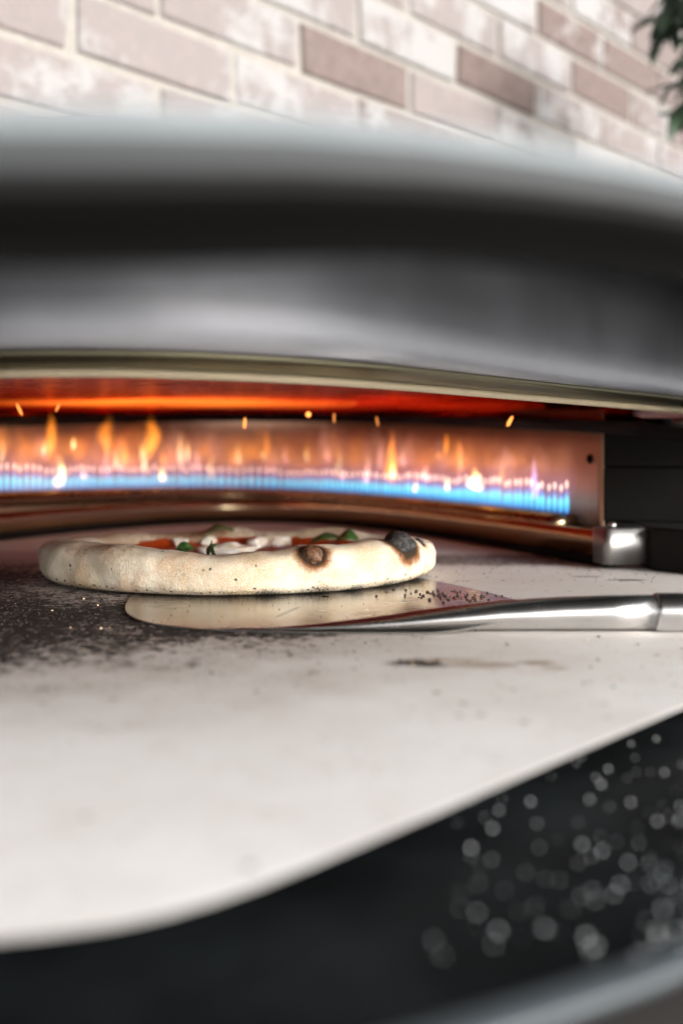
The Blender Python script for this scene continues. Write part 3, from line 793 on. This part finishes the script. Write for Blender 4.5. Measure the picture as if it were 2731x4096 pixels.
# ------------------------------------------------------------------ brick wall
S = 1.25
TH = math.atan(0.973)
wd = Vector((math.sin(TH), math.cos(TH), 0)); wnrm = Vector((math.cos(TH), -math.sin(TH), 0))
if wnrm.y > 0: wnrm = -wnrm
W0 = Vector((0, 1.411 * S, 0))
def y_to_s(Yd): return (Yd - W0.y) / wd.y
BL_, BH_ = 0.0525e-3 * 3140 * S / wd.y, 0.075 * S
MT = 0.0135
brk = M('limewashed_brick')
tint = brk.attr('tint'); lime = brk.attr('lime')
b1 = brk.noise(9, 5, 0.65); b2 = brk.noise(40, 5, 0.65); b3 = brk.noise(4.0, 4, 0.6)
c = brk.mix(brk.rng(tint, 0, 1), (0.160, 0.142, 0.139), (0.086, 0.060, 0.054))
c = brk.mix(brk.math('MULTIPLY', brk.rng(b2, 0.35, 0.7), 0.2), c, (0.25, 0.19, 0.18))
c = brk.mix(brk.rng(brk.math('ADD', brk.math('ADD', b1, brk.math('MULTIPLY', b2, 0.35)), brk.math('MULTIPLY', lime, 0.35)), 0.68, 0.84), c, (0.225, 0.218, 0.217))
brk.p(Base_Color=c, Roughness=0.9); brk.bump(brk.math('ADD', b2, brk.noise(150, 4, 0.6)), 0.6, 0.004)
mor = M('pale_mortar'); q1 = mor.noise(60, 5, 0.65)
mor.p(Base_Color=mor.mix(mor.rng(q1, 0.3, 0.7), (0.195, 0.181, 0.164), (0.235, 0.219, 0.202)), Roughness=0.95); mor.bump(q1, 0.5, 0.003)
V, Fc, mi, ti, li = [], [], [], [], []
def wp(s, d, z): return W0 + wd * s + wnrm * d + Vector((0, 0, z))
s_lo, s_hi = y_to_s(0.75), y_to_s(4.2)
zB = H + 0.6524
dark = {(0, 0.69): 0.75, (1, 1.04): 0.95}
def jit(a): return random.uniform(-a, a)
uB = 0.3774e-3 * 3140 * S       # depth of one joint of the course above line B
sB = y_to_s(uB)
for row in range(-9, 12):
    z0 = zB + row * BH_ + MT / 2; z1 = z0 + BH_ - MT
    off = sB if row % 2 == 0 else sB + BL_ / 2
    k0 = math.floor((s_lo - off) / BL_); k1 = math.ceil((s_hi - off) / BL_)
    for k in range(k0, k1):
        a = off + k * BL_ + MT / 2; b = off + (k + 1) * BL_ - MT / 2
        xi = 3010 - 3140 * S / (W0.y + wd.y * a) # picture column where the brick starts
        t = 0.12 + random.random() ** 2 * 0.45; l = random.uniform(-0.25, 0.5)
        if row == 0 and 640 < xi < 760: t, l = 0.75, -0.4
        elif row == 1 and 990 < xi < 1100: t, l = 1.0, -0.5
        elif row == 1 and 1180 < xi < 1280: t, l = 0.45, 0.2
        elif row in (2, 3) and xi > 1150: t, l = random.uniform(0.5, 0.9), random.uniform(-0.5, 0.3)
        elif xi < 560: t, l = random.uniform(0.05, 0.22), random.uniform(-0.1, 0.35)
        elif row <= 0 and xi > 1000: t, l = random.uniform(0.2, 0.6), random.uniform(0.4, 0.9)
        o = len(V); D = 0.006 + jit(0.002); e = 0.004
        cs = [(a + jit(.004), z0 + jit(.003)), (b + jit(.004), z0 + jit(.003)), (b + jit(.004), z1 + jit(.003)), (a + jit(.004), z1 + jit(.003))]
        for (s_, z_) in cs: V.append(wp(s_, -0.002, z_))
        mx_ = (a + b) / 2; mz = (z0 + z1) / 2
        for (s_, z_) in cs: V.append(wp(s_, D - 0.003, z_))
        for (s_, z_) in cs: V.append(wp(s_ + (e if s_ < mx_ else -e), D, z_ + (e if z_ < mz else -e)))
        for q in (0, 4):
            for i in range(4):
                j = (i + 1) % 4; Fc.append((o + q + i, o + q + j, o + q + 4 + j, o + q + 4 + i))
        Fc.append((o + 8, o + 9, o + 10, o + 11)); mi += [0] * 9; ti += [t] * 12; li += [l] * 12
o = len(V)
zl, zh = zB - 9 * BH_, zB + 12 * BH_
for d in (0.0, -0.12):
    for s_, z_ in ((s_lo, zl), (s_hi, zl), (s_hi, zh), (s_lo, zh)): V.append(wp(s_, d, z_))
Fc += [(o, o + 1, o + 2, o + 3), (o + 7, o + 6, o + 5, o + 4)] + [(o + i, o + 4 + i, o + 4 + (i + 1) % 4, o + (i + 1) % 4) for i in range(4)]
mi += [1] * 6; ti += [0] * 8; li += [0] * 8
bw = mesh_obj('brick_wall', V, Fc, [brk.m, mor.m], smooth=False, attrs={'tint': ti, 'lime': li}, fmats=mi)
tag(bw, 'pale limewashed brick wall with cream mortar standing behind the oven', 'wall')

# unseen pale slab added under the oven to bounce light onto the hood panel
ct = M('bounce_pale_concrete'); q1 = ct.noise(12, 6, 0.65)
ct.p(Base_Color=ct.mix(ct.rng(q1, 0.3, 0.7), (0.36, 0.355, 0.35), (0.46, 0.455, 0.45)), Roughness=0.6); ct.bump(ct.noise(90, 5, 0.6), 0.3, 0.001)
v, f = prism([(-0.62, -0.35), (1.5, -0.35), (1.5, 1.5), (-0.2, 1.5), (-0.62, 1.1)], -0.106, BZ - 0.0502)
cto = bevel(mesh_obj('bounce_counter', v, f, ct.m, smooth=False), 0.004); cto['kind'] = 'structure'

# ------------------------------------------------------------------ plant at the top right
pl_m = M('dark_green_leaves'); pn_ = pl_m.noise(30, 4, 0.6)
pl_m.p(Base_Color=pl_m.mix(pl_m.rng(pn_, 0.35, 0.7), (0.010, 0.028, 0.016), (0.035, 0.075, 0.030)), Roughness=0.5)
stem_m = M('brown_stem'); stem_m.p(Base_Color=(0.07, 0.05, 0.03), Roughness=0.8)
Yp = 1.95
def P3(x, y, d=0.0): return Vector(((x + 22 - 784) / F * (Yp + d), Yp + d, H - (y - 1053) / F * (Yp + d)))
plant = thing('hanging_plant', 'dark green leafy plant trailing beside the brick wall', 'plant', P3(1700, 250))
V, Fc = [], []
stems = [[(1700, -60), (1620, 0), (1560, 25), (1500, 42)], [(1700, -20), (1620, 60), (1570, 130), (1555, 240)], [(1720, 40), (1650, 130), (1600, 200), (1572, 290)], [(1700, -100), (1620, -60), (1560, -30), (1520, 0)]]
SV, SF = [], []
for si, stp in enumerate(stems):
    cs = cat([P3(x, y, 0.04 * si * (-1) ** si) for x, y in stp], 30)
    o = len(SV)
    for i, p in enumerate(cs):
        for k in range(5):
            a = 2 * math.pi * k / 5; SV.append(p + Vector((0.003 * math.cos(a), 0.003 * math.sin(a), 0)) * (1 - 0.6 * i / 30))
    for i in range(len(cs) - 1):
        for k in range(5): SF.append((o + i * 5 + k, o + i * 5 + (k + 1) % 5, o + (i + 1) * 5 + (k + 1) % 5, o + (i + 1) * 5 + k))
    for i in range(3, 30):
        for rep in range(2):
            lv, lf = leaf_mesh(random.uniform(0.05, 0.10), random.uniform(0.010, 0.019), 0.12, 0.2, 8, 5)
            from mathutils import Euler
            e = Euler((random.uniform(-0.8, 0.8), random.uniform(-0.3, 1.3), random.uniform(0, 6.28)))
            o2 = len(V); V += [cs[i] + e.to_matrix() @ q for q in lv]; Fc += [tuple(q + o2 for q in t) for t in lf]
PL = Vector(plant.location)
a_ = mesh_obj('foliage', V, Fc, pl_m.m, plant); a_.location = -PL
a_ = mesh_obj('stem', SV, SF, stem_m.m, plant); a_.location = -PL

# ------------------------------------------------------------------ light, sky, camera
w = bpy.data.worlds.new('World'); SC.world = w; w.use_nodes = True
nt = w.node_tree; bg = nt.nodes['Background']
sky = nt.nodes.new('ShaderNodeTexSky'); sky.sky_type = 'NISHITA'; sky.sun_disc = False
sky.sun_elevation = SUN_EL; sky.sun_rotation = math.atan2(sun_dir.x, sun_dir.y)
sky.air_density = 1.0; sky.dust_density = 4.0; sky.ozone_density = 1.0
hsv = nt.nodes.new('ShaderNodeHueSaturation'); hsv.inputs['Saturation'].default_value = 0.2
nt.links.new(sky.outputs[0], hsv.inputs['Color']); nt.links.new(hsv.outputs[0], bg.inputs['Color'])
bg.inputs['Strength'].default_value = 0.19
sun = bpy.data.lights.new('sun', 'SUN'); sun.energy = 0.85; sun.angle = R(12); sun.color = (1.0, 0.985, 0.96)
so = link(bpy.data.objects.new('sun', sun)); so.rotation_euler = sun_dir.to_track_quat('Z', 'Y').to_euler()

cd = bpy.data.cameras.new('camera'); co = link(bpy.data.objects.new('camera', cd))
co.location = (0, 0, H); co.rotation_euler = (R(90), 0, 0)
cd.sensor_fit = 'VERTICAL'; cd.sensor_height = 36; cd.sensor_width = 24; cd.lens = 35
cd.shift_y = -123 / 2352; cd.clip_start = 0.01; cd.clip_end = 100
cd.dof.use_dof = True; cd.dof.focus_distance = 0.61; cd.dof.aperture_fstop = 4.2
SC.camera = co
vs = SC.view_settings
SC.display_settings.display_device = 'sRGB'
vs.view_transform = 'Standard'; vs.look = 'None'; vs.gamma = 1; vs.use_curve_mapping = False
vs.exposure = 1.42
SC.render.engine = 'CYCLES'
cy = SC.cycles
cy.max_bounces = 10; cy.transparent_max_bounces = 64; cy.sample_clamp_indirect = 6
cy.use_denoising = True
